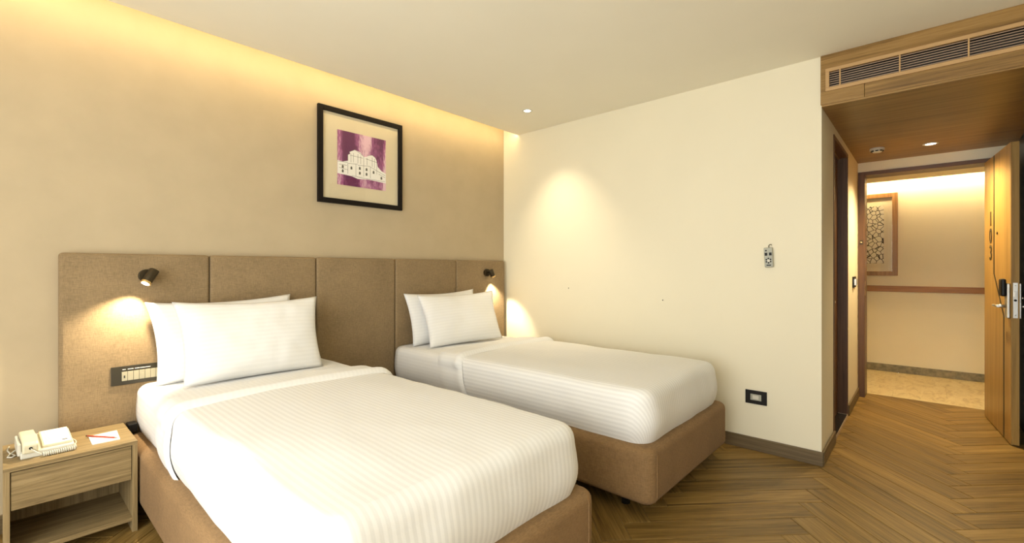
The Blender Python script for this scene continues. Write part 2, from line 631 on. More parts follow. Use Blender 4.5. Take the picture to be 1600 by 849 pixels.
# ------------------------------------------------------------------ skirting boards
struct(box('baseboard_right', (-.014, YC - .014, 0), (0, 0, .09), 'base_y', None, .003))
struct(box('baseboard_hall_near', (0, YC - .018, 0), (BX0 - .04, YC - .004, .09), 'base_x', None, .003))
struct(box('baseboard_hall_far', (BX1 + .04, YC - .014, 0), (XE - .02, YC, .09), 'base_x', None, .003))
struct(box('baseboard_left', (X0, -.014, 0), (-3.30, 0, .09), 'base_x', None, .003))
struct(box('baseboard_rear', (X0, Y0, 0), (0, Y0 + .014, .09), 'base_x', None, .003))
struct(box('baseboard_corridor', (CX - .015, -5.4, 0), (CX, -1.1, .09), 'stone', None, .003))
struct(box('trim_4', (CX - .02, -5.4, .975), (CX, -1.1, 1.045), 'rail_y', None, .004))

# ------------------------------------------------------------------ cove LED strips
st = box('led_strip', (X0 + .05, -.199, ZC + .004), (-.02, -.193, ZC + .024), 'led')
tag(st, 'glowing warm light strip hidden along the ceiling cove above the headboard wall', 'light strip')
st = box('corridor_light_strip', (CX - .152, -5.35, 2.347), (CX - .147, -1.15, 2.365), 'led2')
tag(st, 'glowing light strip in the ceiling slot of the corridor', 'light strip')

# ------------------------------------------------------------------ wooden bulkhead with the air vent
bk = thing('wooden_bulkhead', 'oak veneer bulkhead over the entrance hall holding the long air vent', 'bulkhead', (.02, YC, ZS))
VY0, VY1 = -3.72, -2.776
box('fascia_top', (-.012, HR, 2.505), (.02, YC + .0, ZC), 'veneer_y', bk, .002)
box('fascia_bottom', (-.012, -2.970, ZS), (.02, YC, 2.364), 'veneer_y', bk, .0015)
box('fascia_bottom', (-.012, HR, ZS), (.02, -2.972, 2.364), 'veneer_y', bk, .0015)
box('fascia_end', (-.012, VY1, 2.364), (.02, YC, 2.505), 'veneer_y', bk, .0015)
box('fascia_end', (-.012, HR, 2.364), (.02, VY0, 2.505), 'veneer_y', bk, .0015)
box('soffit_panel', (.02, HR, ZS), (XE, YC, ZS + .02), 'veneer_y', bk)
struct(box('ceiling_hall', (0, HR - .1, ZC), (XE + .2, YC + .15, ZC + .03), 'ceil'))
box('soffit_rail', (-.010, HR, ZS - .012), (.10, YC - .005, ZS), 'veneer_y', bk, .002)

vt = thing('air_vent', 'long brown linear air conditioning grille in the wooden bulkhead', 'vent', (0, VY1, 2.364))
fy0, fy1, fz0, fz1 = VY0, VY1, 2.364, 2.505
iy0, iy1, iz0, iz1 = VY0 + .02, VY1 - .02, 2.386, 2.484
box('frame', (-.018, fy0, fz0), (.004, fy1, iz0), 'ventframe', vt, .002)
box('frame', (-.018, fy0, iz1), (.004, fy1, fz1), 'ventframe', vt, .002)
box('frame', (-.018, fy0, iz0), (.004, iy0, iz1), 'ventframe', vt, .002)
box('frame', (-.018, iy1, iz0), (.004, fy1, iz1), 'ventframe', vt, .002)
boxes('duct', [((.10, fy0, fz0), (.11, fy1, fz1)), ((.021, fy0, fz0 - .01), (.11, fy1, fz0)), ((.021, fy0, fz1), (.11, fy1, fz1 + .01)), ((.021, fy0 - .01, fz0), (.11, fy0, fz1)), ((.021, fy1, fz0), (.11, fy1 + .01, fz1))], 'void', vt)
for k in range(7):
    z = iz0 + (k + .5) * (iz1 - iz0) / 7
    bm = bmesh.new()
    m = Matrix.Translation((-.004, (iy0 + iy1) / 2, z)) @ Matrix.Rotation(R(-4), 4, 'Y')
    L2 = (iy1 - iy0) / 2
    bm_box(bm, (-.004, -L2, -.0019), (.003, L2, .0019), m)
    link('slat', done(bm, 'slat'), 'alu', vt)
for y in (-2.851, -3.133, -3.415, -3.69):
    box('mullion', (-.0165, y - .0035, iz0), (-.008, y + .0035, iz1), 'ventframe', vt)

# ------------------------------------------------------------------ headboard
hb = thing('headboard', 'long taupe upholstered headboard of five padded panels against the wall', 'headboard', (-1.67, -.03, .12))
HX0, HX1 = -3.288, -.05
hw = (HX1 - HX0) / 5
bmb = bmesh.new()
box('back_board', (HX0 + .01, -.012, .12), (HX1 - .01, -.002, 1.325), 'hbfab', hb)
for i in range(5):
    a = HX0 + i * hw + .0015
    b = HX0 + (i + 1) * hw - .0015
    o = box('panel', (a, -.062, .12), (b, -.012, 1.332), 'hbfab', hb, .018, 4)
    for p in o.data.polygons:
        p.use_smooth = True


# ------------------------------------------------------------------ beds
def drape(name, x0, x1, yh, yf, ztop, zbot, r, rc, mat, parent, puff=.012, bulge=.012, tuck=.02, amp=.004, seed=0, thick=0, world=True, rows=46, cols=40, skirt=16, close_head=False):
    """a cloth/mattress shell: top, two sides and the foot, with rounded corners; uv in metres"""
    hx = (x1 - x0) / 2
    cxm = (x0 + x1) / 2
    # inner plan outline is inset by r from the outer one
    ix = hx - r
    yfi = yf + r
    rci = max(rc - r, .001)
    ys, xs = [], []
    n1 = rows
    for j in range(n1 + 1):
        ys.append(yh + (yfi + rci - yh) * j / n1); xs.append(ix)
    nc = 6
    for j in range(1, nc + 1):
        an = math.pi / 2 * j / nc
        ys.append(yfi + rci - rci * math.sin(an)); xs.append(ix - rci + rci * math.cos(an))
    J = len(ys)
    bm = bmesh.new()
    uvs = {}

    def wr(x, y, z, k):
        return noise.noise(Vector((x * 3.1 + seed, y * 2.3, z * 3 + k))) * amp + noise.noise(Vector((x * 9 + seed, y * 7, z * 9 + k))) * amp * .35

    def ztop_at(x, y):
        q = min(1, abs(x - cxm) / ix)
        qy = max(0, min(1, (y - yfi) / .35))
        return ztop + puff * (1 - q ** 3) * (.35 + .65 * math.sin(qy * math.pi / 2)) + wr(x, y, 0, 1.7)

    grid = []
    for j in range(J):
        row = []
        for k in range(cols + 1):
            x = cxm + xs[j] * (-1 + 2 * k / cols)
            v = bm.verts.new((x, ys[j], ztop_at(x, ys[j])))
            uvs[v] = (x, ys[j])
            row.append(v)
        grid.append(row)
    for j in range(J - 1):
        for k in range(cols):
            bm.faces.new((grid[j][k], grid[j + 1][k], grid[j + 1][k + 1], grid[j][k + 1]))
    outl = [(grid[j][0], None) for j in range(J)] + [(grid[J - 1][k], None) for k in range(1, cols)] + [(grid[j][cols], None) for j in range(J - 1, -1, -1)]
    nrm = []
    for i, (v, _) in enumerate(outl):
        if i < J:
            j = i
            if j <= n1:
                n = (-1, 0)
            else:
                an = math.pi / 2 * (j - n1) / nc
                n = (-math.cos(an), -math.sin(an))
        elif i < J + cols - 1:
            n = (0, -1)
        else:
            j = J - 1 - (i - (J + cols - 1))
            if j <= n1:
                n = (1, 0)
            else:
                an = math.pi / 2 * (j - n1) / nc
                n = (math.cos(an), -math.sin(an))
        nrm.append(n)
    prev = [v for v, _ in outl]
    H = ztop - zbot
    tot = r * math.pi / 2 + (H - r)
    for s in range(1, skirt + 1):
        d = tot * s / skirt
        if d < r * math.pi / 2:
            g = r * math.sin(d / r); h = r * (1 - math.cos(d / r))
        else:
            q = (d - r * math.pi / 2) / (H - r)
            g = r + bulge * math.sin(q * math.pi) - tuck * q ** 4
            h = r + (d - r * math.pi / 2)
        cur = []
        for i, (v0, _) in enumerate(outl):
            n = nrm[i]
            f = min(1, s / 4)
            x = v0.co.x + n[0] * g
            y = v0.co.y + n[1] * g
            z = v0.co.z * (1 - f) + ztop * f - h
            w = wr(x, y, z, 5.1) * 1.6
            v = bm.verts.new((x + n[0] * w, y + n[1] * w, z + (w * .5 if s < skirt else 0)))
            uvs[v] = (v0.co.x + n[0] * d, v0.co.y + n[1] * d)
            cur.append(v)
        for i in range(len(cur) - 1):
            bm.faces.new((prev[i + 1], prev[i], cur[i], cur[i + 1]))
        if s == 1:
            edge0 = prev[:]
        prev = cur
    if close_head:
        # head end: fan of the top row's and the skirts' head edges, then the underside
        left, right = [], []
        bm.verts.ensure_lookup_table()
        nO = len(outl)
        base_i = J * (cols + 1)
        for s in range(skirt):
            left.append(bm.verts[base_i + s * nO])
            right.append(bm.verts[base_i + s * nO + nO - 1])
        bm.faces.new([grid[0][k] for k in range(cols + 1)] + right + left[::-1])
        bm.faces.new(prev[::-1])
    bmesh.ops.recalc_face_normals(bm, faces=bm.faces)
    lay = bm.loops.layers.uv.new('UVMap')
    for f in bm.faces:
        for lp in f.loops:
            lp[lay].uv = uvs[lp.vert]
    me = bpy.data.meshes.new(name)
    bm.to_mesh(me)
    bm.free()
    o = link(name, me, mat, parent, world, True)
    if thick:
        md = o.modifiers.new('thickness', 'SOLIDIFY')
        md.thickness = thick
        md.offset = 1
    return o


def strip_over(name, x0, x1, ya, yb, ztop, zbot, r, mat, parent, lift=.012, bulge=.012, tuck=.02, seed=0, slant=.0, thick=.01, puff=.012):
    """a band of cloth folded back across the bed, with a rolled leading edge"""
    hx = (x1 - x0) / 2
    cxm = (x0 + x1) / 2
    ix = hx - r
    H = ztop - zbot
    side = r * math.pi / 2 + (H - r)
    prof = []          # (x, z, nx, nz, arc)
    nS, nT = 16, 40
    for i in range(nS, 0, -1):
        d = side * i / nS
        if d < r * math.pi / 2:
            a = d / r
            prof.append((-ix - r * math.sin(a), ztop - r + r * math.cos(a), -math.sin(a), math.cos(a), -ix - d))
        else:
            q = (d - r * math.pi / 2) / (H - r)
            prof.append((-ix - r - bulge * math.sin(q * math.pi) + tuck * q ** 4, ztop - r - (d - r * math.pi / 2), -1, 0, -ix - d))
    for k in range(nT + 1):
        x = ix * (-1 + 2 * k / nT)
        prof.append((x, ztop, 0, 1, x))
    prof += [(-p[0], p[1], -p[2], p[3], -p[4]) for p in prof[:nS][::-1]]
    # cross-section of the band along y: thin at the back, rolled ridge at the front
    sec = []
    n = 14
    for i in range(n + 1):
        q = i / n
        h = lift * (.15 + .85 * min(1, q * 6)) + lift * .9 * math.exp(-((q - .86) / .13) ** 2)
        if i == 0:
            h = .002
        if i == n:
            h = .0005
        sec.append((q, h))
    bm = bmesh.new()
    rows = []
    for (q, h) in sec:
        row = []
        for (x, z, nx, nz, arc) in prof:
            y = ya + (yb - ya) * q
            down = max(0, abs(arc) - ix)
            y += slant * down
            w = noise.noise(Vector((x * 5 + seed, y * 6, z * 5))) * .004
            pf = puff * (1 - min(1, abs(x) / ix) ** 3) if nz == 1 else 0
            hh = h if h < .001 else max(.0015, h + w)
            if nz == 0:
                hh *= .45
            row.append((bm.verts.new((cxm + x + nx * hh, y, z + nz * hh + pf)), (y * 1.0, arc)))
        rows.append(row)
    uvs = {}
    for i in range(len(rows) - 1):
        for k in range(len(prof) - 1):
            bm.faces.new((rows[i][k][0], rows[i][k + 1][0], rows[i + 1][k + 1][0], rows[i + 1][k][0]))
    for row in rows:
        for v, uv in row:
            uvs[v] = (uv[1], uv[0])
    bmesh.ops.recalc_face_normals(bm, faces=bm.faces)
    lay = bm.loops.layers.uv.new('UVMap')
    for f in bm.faces:
        for lp in f.loops:
            lp[lay].uv = uvs[lp.vert]
    me = bpy.data.meshes.new(name)
    bm.to_mesh(me)
    bm.free()
    return link(name, me, mat, parent, True, True)


YF = -2.27


def make_bed(x0, x1, label, dlabel, seed):
    b = thing('bed', label, 'bed', ((x0 + x1) / 2, -1.17, 0))
    # upholstered base
    bm = bmesh.new()
    bm_box(bm, (x0, YF, .094), (x1, -.066, .374))
    ve = [e for e in bm.edges if abs(e.verts[0].co.z - e.verts[1].co.z) > .1]
    bmesh.ops.bevel(bm, geom=ve, offset=.06, segments=6, profile=.5, affect='EDGES')
    he = [e for e in bm.edges if abs(e.verts[0].co.z - e.verts[1].co.z) < 1e-4 and e.calc_face_angle(0) > 1.2]
    bmesh.ops.bevel(bm, geom=he, offset=.038, segments=5, profile=.5, affect='EDGES')
    base = link('base', done(bm, 'base'), 'bedfab', b, True, True)
    for sx in (x0 + .03, x1 - .03):
        bm = bmesh.new()
        s = 1 if sx < (x0 + x1) / 2 else -1
        px = sx + s * .034
        pts = [(px, YF + .010, .105)] + [(px, YF - .001, z) for z in (.134, .18, .24, .30, .334)] + [(px, YF + .010, .363)]
        bm_tube(bm, pts, .0028, 6)
        link('seam', done(bm, 'seam'), 'bedfab', base, True, True)
    for lx in (x0 + .16, x1 - .16):
        for ly in (YF + .22, -.35):
            cyl('leg', (lx, ly, 0), (lx, ly, .094), .022, 'black', b, seg=16)
    # mattress in its fitted sheet
    drape('mattress', x0 + .045, x1 - .045, -.075, YF + .05, .625, .370, .055, .10, 'sheet', b, puff=.006, bulge=.008, tuck=.015, amp=.004, seed=seed, close_head=True)
    # tucked-in duvet with its turned-down band
    d = thing('duvet', dlabel, 'duvet', ((x0 + x1) / 2, -1.5, .40))
    drape('cover', x0 + .034, x1 - .034, -.80, YF + .036, .640, .372, .064, .105, 'linen', d, puff=.014, bulge=.014, tuck=.016, amp=.007, seed=seed + 3, rows=60)
    strip_over('turned_down_band', x0 + .034, x1 - .034, -.60, -.86, .638, .372, .064, 'sheet', d, lift=.016, bulge=.014, tuck=.012, seed=seed, slant=-.28)
    return b


make_bed(-3.03, -1.885, 'single bed with taupe upholstered base standing beside the nightstand with the telephone',
         'white striped duvet tucked over the bed beside the telephone nightstand', 2.0)
make_bed(-1.40, -.26, 'single bed with taupe upholstered base standing along the cream wall',
         'white striped duvet tucked over the bed along the cream wall', 11.0)


def pillow(label, loc, rot, Wd=.765, Hh=.465, T=.14, seed=0, group=None):
    n, m = 36, 26
    bm = bmesh.new()
    uvs = {}
    sides = []
    for sgn in (-1, 1):
        g = []
        for j in range(m + 1):
            v = -1 + 2 * j / m
            row = []
            for i in range(n + 1):
                u = -1 + 2 * i / n
                edge = (i in (0, n)) or (j in (0, m))
                if sgn == 1 and edge:
                    row.append(sides[0][j][i])
                    continue
                x = Wd / 2 * u * (1 - .075 * (1 - v * v) * abs(u) ** 3)
                x *= 1 - .055 * ((1 - v) / 2) ** 1.5
                z = Hh / 2 * v * (1 - .11 * (1 - u * u) * abs(v) ** 3 * (1 if v > 0 else .3))
                prof = ((1 - abs(u) ** 2.6) * (1 - abs(v) ** 2.6))
                th = T / 2 * max(0, prof) ** .6 * (1 - .22 * v)
                w = noise.noise(Vector((u * 2.2 + seed, v * 1.8, sgn * 3.0))) * .012 + noise.noise(Vector((u * 6 + seed, v * 5, sgn))) * .004
                th = max(0, th + w * min(1, prof * 3))
                vv = bm.verts.new((x, sgn * th, z + Hh / 2))
                uvs[vv] = (x, z)
                row.append(vv)
            g.append(row)
        sides.append(g)
        for j in range(m):
            for i in range(n):
                q = (g[j][i], g[j][i + 1], g[j + 1][i + 1], g[j + 1][i])
                bm.faces.new(q if sgn < 0 else q[::-1])
    bmesh.ops.recalc_face_normals(bm, faces=bm.faces)
    lay = bm.loops.layers.uv.new('UVMap')
    for f in bm.faces:
        for lp in f.loops:
            lp[lay].uv = uvs[lp.vert]
    me = bpy.data.meshes.new('pillow')
    bm.to_mesh(me)
    bm.free()
    o = link('pillow', me, 'pillow', None, True, True)
    o.location = loc
    o.rotation_euler = rot
    tag(o, label, 'pillow', group)
    return o


ZP = .632
pillow('white striped pillow leaning against the headboard, behind another, on the bed by the nightstand', (-2.565, -.205, ZP), (R(-12), R(-1.3), R(0)), Hh=.455, seed=1)
pillow('white striped pillow propped in front of another on the bed by the nightstand', (-2.478, -.396, ZP + .002), (R(-18), R(.3), R(0)), Wd=.785, Hh=.46, seed=5)
pillow('white striped pillow leaning against the headboard, behind another, on the bed by the wall', (-.925, -.215, ZP + .006), (R(-12), R(-1), R(0)), Hh=.43, seed=9)
pillow('white striped pillow propped in front of another on the bed by the wall', (-.89, -.432, ZP + .008), (R(-22), R(-1), R(-8)), Hh=.44, seed=14)


# ------------------------------------------------------------------ nightstands
def nightstand(x0, x1, label):
    y0, y1, h, tk = -.445, -.064, .43, .018
    n = thing('nightstand', label, 'nightstand', ((x0 + x1) / 2, (y0 + y1) / 2, 0))
    box('top', (x0, y0, h - tk), (x1, y1, h), 'oak_x', n, .001)
    box('side_panel', (x0, y0, 0), (x0 + .02, y1, h - tk), 'oak_z', n, .001)
    box('side_panel', (x1 - .02, y0, 0), (x1, y1, h - tk), 'oak_z', n, .001)
    box('back_panel', (x0 + .02, y1 - .012, .05), (x1 - .02, y1, h - tk), 'oak_z', n)
    box('shelf', (x0 + .02, y0 + .004, .052), (x1 - .02, y1 - .012, .072), 'oak_x', n, .001)
    d = box('drawer', (x0 + .0225, y0 + .004, .250), (x1 - .0225, y0 + .022, .408), 'oak_x', n, .001)
    box('drawer_box', (x0 + .03, y0 + .022, .262), (x1 - .03, y1 - .03, .39), 'oak_x', d)
    return n


nightstand(-3.472, -3.040, 'light oak nightstand with drawer and open shelf carrying the telephone')
nightstand(-1.875, -1.465, 'oak nightstand squeezed between the two beds')

# plain black box added for a dark spot between nightstand and bed
cb = box('black_box', (-3.03, -.13, .387), (-2.992, -.064, .43), 'black', None, .004)
tag(cb, 'small black box on the headboard behind the telephone nightstand', 'box')

# ------------------------------------------------------------------ telephone
ph = thing('telephone', 'cream desk telephone with coiled cord on the oak nightstand', 'telephone', (-3.337, -.255, .43), (0, 0, R(2)))
# wedge body: rises towards the back
bm = bmesh.new()
bm_prism(bm, [(-.105, 0), (.10, 0), (.10, .052), (-.105, .026)], 0, -.088, .082)
body = link('body', done(bm, 'body', .004), 'white', ph, False)
bm = bmesh.new()
tilt = Matrix.Translation((0, -.105, .026)) @ Matrix.Rotation(math.atan2(.026, .205), 4, 'X')
bm_box(bm, (-.020, .018, 0), (.076, .196, .010), tilt)
pad_o = link('keypad_cover', done(bm, 'keypad_cover', .002), 'cream_pl', ph, False)
bm = bmesh.new()
bm_box(bm, (-.014, .024, .010), (.072, .190, .0108), tilt)
card = link('index_card', done(bm, 'index_card'), 'paper', pad_o, False)
for r_ in range(15):
    bm = bmesh.new()
    yy = .176 - r_ * .0092
    if r_ < 2:
        bm_box(bm, (-.006, yy, .0108), (.064, yy + .0022, .0111), tilt)
    else:
        for c_ in range(3):
            x_ = -.008 + c_ * .027
            bm_box(bm, (x_, yy, .0108), (x_ + .017 + .004 * random.random(), yy + .0018, .0111), tilt)
    link('printed_line', done(bm, 'printed_line'), 'ink', pad_o, False)
bm = bmesh.new()
bm_box(bm, (.044, .040, .0108), (.062, .046, .0118), tilt)
link('indicator', done(bm, 'indicator'), 'graph', pad_o, False)
# handset: two end pieces and an arched grip, lying front to back on the left
bm = bmesh.new()
prof = [(.022, -.112), (.022, -.060), (.040, -.050), (.040, .050), (.032, .062), (.032, .112), (.062, .114), (.074, .098), (.078, 0), (.070, -.098), (.058, -.114)]
bm_prism(bm, [(b_, a_) for a_, b_ in prof], 0, -.083, -.034)
hs = link('handset', done(bm, 'handset', .006, 2), 'cream_pl', ph, False)
cyl('cord_socket', (-.058, -.112, .045), (-.058, -.1165, .045), .0055, 'black', hs, seg=14, world=False)
# cradle cheeks
box('cradle', (-.096, -.085, .012), (-.084, .085, .062), 'white', ph, .003, world=False)
# coiled cord
pts = []
for i in range(26):
    q = i / 25
    pts.append((-.058 + .034 * q, -.114 - .010 * math.sin(q * math.pi / 2), .045 - .033 * q ** .8))
nturn = 17
for i in range(nturn * 14):
    q = i / (nturn * 14)
    a = 2 * math.pi * q * nturn
    cx_ = -.022 + .118 * q
    bend = max(0, q - .86) / .14
    cy_ = -.124 + .05 * bend ** 2
    pts.append((cx_ - .012 * bend ** 2, cy_ + .0075 * math.cos(a), .0105 + .0075 * math.sin(a)))
for i in range(1, 12):
    q = i / 11
    pts.append((.084 + .012 * math.sin(q * math.pi), -.074 + .13 * q, .008))
bm = bmesh.new()
bm_tube(bm, pts, .0026, 6)
link('coiled_cord', done(bm, 'coiled_cord'), 'white', ph, False, True)
bm = bmesh.new()
bm_tube(bm, [(-.085, .03, .015), (-.102, .02, .010), (-.116, -.005, .005), (-.122, -.03, .0035), (-.112, -.045, .0035), (-.098, -.03, .0035), (-.112, .02, .0035), (-.118, .08, .0035), (-.11, .14, .0035)], .003, 8)
link('line_cable', done(bm, 'line_cable'), 'white', ph, False, True)

# ------------------------------------------------------------------ notepad and pencil
bm = bmesh.new()
poly = [(-3.193, -.362), (-3.094, -.366), (-3.085, -.200), (-3.192, -.212)]
bm_prism(bm, poly, 2, .430, .4335)
npd = link('notepad', done(bm, 'notepad'), 'paper')
tag(npd, 'small white notepad lying on the oak nightstand', 'notepad')
pc = thing('pencil', 'red pencil lying across the white notepad', 'pencil', (-3.145, -.285, .4335))
a, b = Vector((-3.196, -.212, .4373)), Vector((-3.100, -.352, .4373))
dv = (b - a).normalized()
cyl('barrel', a, b - dv * .016, .0038, 'red', pc, seg=6)
cyl('tip', b - dv * .016, b, .0038, 'grey_pl', pc, r1=.0008, seg=6)
cyl('end_cap', a - dv * .006, a, .0038, 'graph', pc, seg=6)

# ------------------------------------------------------------------ framed picture
px0, px1, pz0, pz1 = -1.964, -1.256, 1.733, 2.436
pic = thing('framed_picture', 'black framed picture with violet print of a white building above the headboard', 'picture', ((px0 + px1) / 2, 0, pz0))
fw = .036
box('frame_side', (px0, -.028, pz0), (px0 + fw, -.002, pz1), 'frameblk', pic, .002)
box('frame_side', (px1 - fw, -.028, pz0), (px1, -.002, pz1), 'frameblk', pic, .002)
box('frame_side', (px0 + fw, -.028, pz0), (px1 - fw, -.002, pz0 + fw), 'frameblk', pic, .002)
box('frame_side', (px0 + fw, -.028, pz1 - fw), (px1 - fw, -.002, pz1), 'frameblk', pic, .002)
box('mat_board', (px0 + fw - .004, -.010, pz0 + fw - .004), (px1 - fw + .004, -.004, pz1 - fw + .004), 'mat', pic)
ax0, ax1, az0, az1 = -1.814, -1.405, 1.878, 2.284
art = box('violet_print', (ax0, -.0125, az0), (ax1, -.010, az1), 'violet', pic)
# the drawn building: white silhouette, then dark pen lines
aw, ah = ax1 - ax0, az1 - az0


def A(u, v):
    return (ax0 + u * aw, az0 + v * ah)


def flat(poly, y0_, y1_, name, mat):
    bm = bmesh.new()
    bm_prism(bm, poly, 1, y0_, y1_)
    return link(name, done(bm, name), mat, art)


sil = [(.0, .44), (.10, .43), (.20, .46), (.20, .57), (.25, .60), (.23, .63), (.34, .69), (.45, .66), (.52, .59), (.58, .60), (.62, .63), (.70, .65), (.76, .62), (.80, .55), (.82, .45), (.90, .38), (1, .34), (1, .15), (.62, .17), (.40, .15), (.28, .185), (.0, .20)]
flat([A(u, v) for u, v in sil], -.0132, -.0125, 'drawn_building', 'paper')


def line(p, q, w=.0022):
    p, q = A(*p), A(*q)
    d = Vector((q[0] - p[0], q[1] - p[1])).normalized()
    n = Vector((-d.y, d.x)) * w / 2
    flat([(p[0] + n.x, p[1] + n.y), (q[0] + n.x, q[1] + n.y), (q[0] - n.x, q[1] - n.y), (p[0] - n.x, p[1] - n.y)], -.0136, -.0131, 'pen_line', 'pen')


segs = [((.23, .63), (.34, .69)), ((.34, .69), (.52, .60)), ((.20, .46), (.20, .59)), ((.52, .22), (.52, .60)), ((.62, .63), (.70, .66)), ((.70, .66), (.82, .58)),
        ((.80, .30), (.80, .56)), ((.0, .42), (.20, .43)), ((.03, .37), (.18, .37)), ((.03, .31), (.20, .29)), ((.20, .41), (.40, .43)), ((.40, .41), (.66, .43)),
        ((.66, .42), (.82, .36)), ((.82, .36), (.98, .30)), ((.20, .22), (.20, .41)), ((.36, .20), (.36, .42)), ((.66, .20), (.66, .42)), ((.84, .31), (.98, .26)),
        ((.28, .20), (.52, .18)), ((.52, .18), (.98, .18)), ((.26, .44), (.26, .60)), ((.31, .45), (.31, .62)), ((.40, .45), (.40, .62)), ((.46, .44), (.46, .60)),
        ((.59, .44), (.59, .58)), ((.70, .43), (.70, .61)), ((.75, .41), (.75, .59)), ((.24, .57), (.50, .56)), ((.56, .56), (.80, .53))]
for p, q in segs:
    line(p, q)
for (u, v) in ((.44, .36), (.58, .36), (.44, .27), (.58, .27), (.27, .34), (.73, .33), (.90, .24), (.10, .34), (.10, .26)):
    flat([A(u - .018, v - .03), A(u + .018, v - .03), A(u + .018, v + .012), A(u, v + .03), A(u - .018, v + .012)], -.0136, -.0131, 'drawn_window', 'pen')
box('glass', (px0 + fw - .002, -.020, pz0 + fw - .002), (px1 - fw + .002, -.018, pz1 - fw + .002), 'glass', pic)


# ------------------------------------------------------------------ reading lamps
def reading_lamp(cx, cz, head0, head1, label, target, energy, size):
    l = thing('reading_lamp', label, 'lamp', (cx, -.062, cz))
    cyl('wall_plate', (cx, -.060, cz), (cx, -.086, cz), .036, 'bronze', l, seg=32, bevel=.002)
    h0, h1 = Vector(head0), Vector(head1)
    d = (h1 - h0).normalized()
    mid = h0.lerp(h1, .35)
    bm = bmesh.new()
    bm_tube(bm, [(cx, -.08, cz), Vector((cx, -.09, cz)).lerp(mid, .5), mid], .009, 10)
    link('arm', done(bm, 'arm'), 'bronze', l, True, True)
    # hollow head: outer shell, inner wall, back cap
    hd = cyl('head', h0, h1 - d * .012, .0235, 'bronze', l, seg=28, bevel=.0015)
    cyl('brass_ring', h1 - d * .012, h1, .0245, 'brass', hd, seg=28, bevel=.001)
    cyl('lens', h1, h1 + d * .0015, .018, 'lenswarm', hd, seg=24)
    spot('lamp_light', h1 + d * .006, target, energy, size, .7, WARM2, .012, l)
    return l


reading_lamp(-2.944, 1.212, (-2.918, -.125, 1.243), (-2.962, -.150, 1.172), 'small bronze reading lamp on the headboard beside the telephone nightstand, tilted outward', (-3.13, -.09, .70), 36, 92)
reading_lamp(-.318, 1.214, (-.318, -.125, 1.240), (-.288, -.130, 1.172), 'small bronze reading lamp on the headboard near the cream wall, pointing down', (-.17, -.085, .70), 36, 82)

# ------------------------------------------------------------------ bedside switch panel
sw = thing('switch_panel', 'long black bedside switch panel with beige modules on the headboard', 'switch', (-2.92, -.062, .632))
sx0, sx1, sz0, sz1 = -3.091, -2.745, .632, .731
box('plate', (sx0, -.069, sz0), (sx1, -.0615, sz1), 'plate', sw, .0015)
mw = .0245
for k in range(11):
    a = sx0 + .042 + k * mw
    md = box('module', (a + .0007, -.0735, .653), (a + mw - .0007, -.069, .702), 'module', sw, .0015)
    if k == 0:
        box('key_slot', (a + .009, -.0742, .668), (a + .0145, -.0735, .682), 'black', md)
    if k == 3:
        cyl('dial', (a + mw / 2, -.0735, .678), (a + mw / 2, -.080, .678), .008, 'module', md, seg=20)
for a, b in ((.046, .060), (.068, .092), (.097, .117), (.119, .165), (.215, .235)):
    box('caption', (sx0 + a, -.0696, .712), (sx0 + b, -.0690, .7155), 'paper', sw)

# ------------------------------------------------------------------ remote control and socket on the right wall
rm = thing('remote_control', 'small grey remote control hanging on the cream wall', 'remote', (-.001, -2.461, 1.262), (R(-3), 0, 0))
rb = box('case', (-.024, -.026, 0), (-.004, .026, .132), 'grey_pl', rm, .004, world=False)
for z, ys_ in ((.112, (.012,)), (.088, (.013, -.013))):
    for y in ys_:
        if z > .1:
            cyl('power_button', (-.024, y, z), (-.026, y, z), .005, 'black', rb, seg=14, world=False)
        else:
            box('button', (-.0258, y - .008, z - .010), (-.024, y + .008, z + .010), 'black', rb, .001, world=False)
cyl('dial_pad', (-.024, 0, .044), (-.0248, 0, .044),   .0085, 'white', rb, seg=24, world=False)
for k in range(6):
    a = R(60 * k + 90)
    cyl('button', (-.0248, .0145 * math.cos(a), .044 + .0145 * math.sin(a)), (-.0268, .0145 * math.cos(a), .044 + .0145 * math.sin(a)), .0052, 'black', rb, seg=12, world=False)
box('button', (-.0258, -.014, .010), (-.024, .014, .017), 'black', rb, .001, world=False)
box('wall_holder', (-.004, -.020, .03), (.001, .020, .10), 'white', rm, .001, world=False)
bm = bmesh.new()
bm_tube(bm, [(-.006, -.004, .128), (-.008, -.002, .142), (-.010, -.008, .152), (-.010, -.017, .153), (-.008, -.021, .147)], .0022, 8)
link('hook', done(bm, 'hook'), 'bronze', rm, False, True)

so = thing('wall_socket', 'black wall plate with a grey socket low on the cream wall', 'socket', (0, -2.377, .318))
pz = .320
box('plate', (-.009, -2.444, pz), (0, -2.310, pz + .092), 'black', so, .0015)
sm = box('module', (-.0115, -2.411, pz + .026), (-.009, -2.343, pz + .068), 'grey_pl', so, .001)
box('rocker', (-.0150, -2.396, pz + .034), (-.0115, -2.358, pz + .060), 'white', sm, .001)
for y, z, nm, lb in ((-1.71, 1.005, 'wall_nail', 'tiny dark nail head in the cream wall above the foot of the bed'), (-.815, 1.075, 'wall_nail', 'tiny dark nail head in the cream wall below the downlight beam, near the pillows')):
    o = cyl(nm, (0, y, z), (-.006, y, z), .004, 'bronze', seg=10)
    tag(o, lb, 'nail', 'nails in the cream wall')


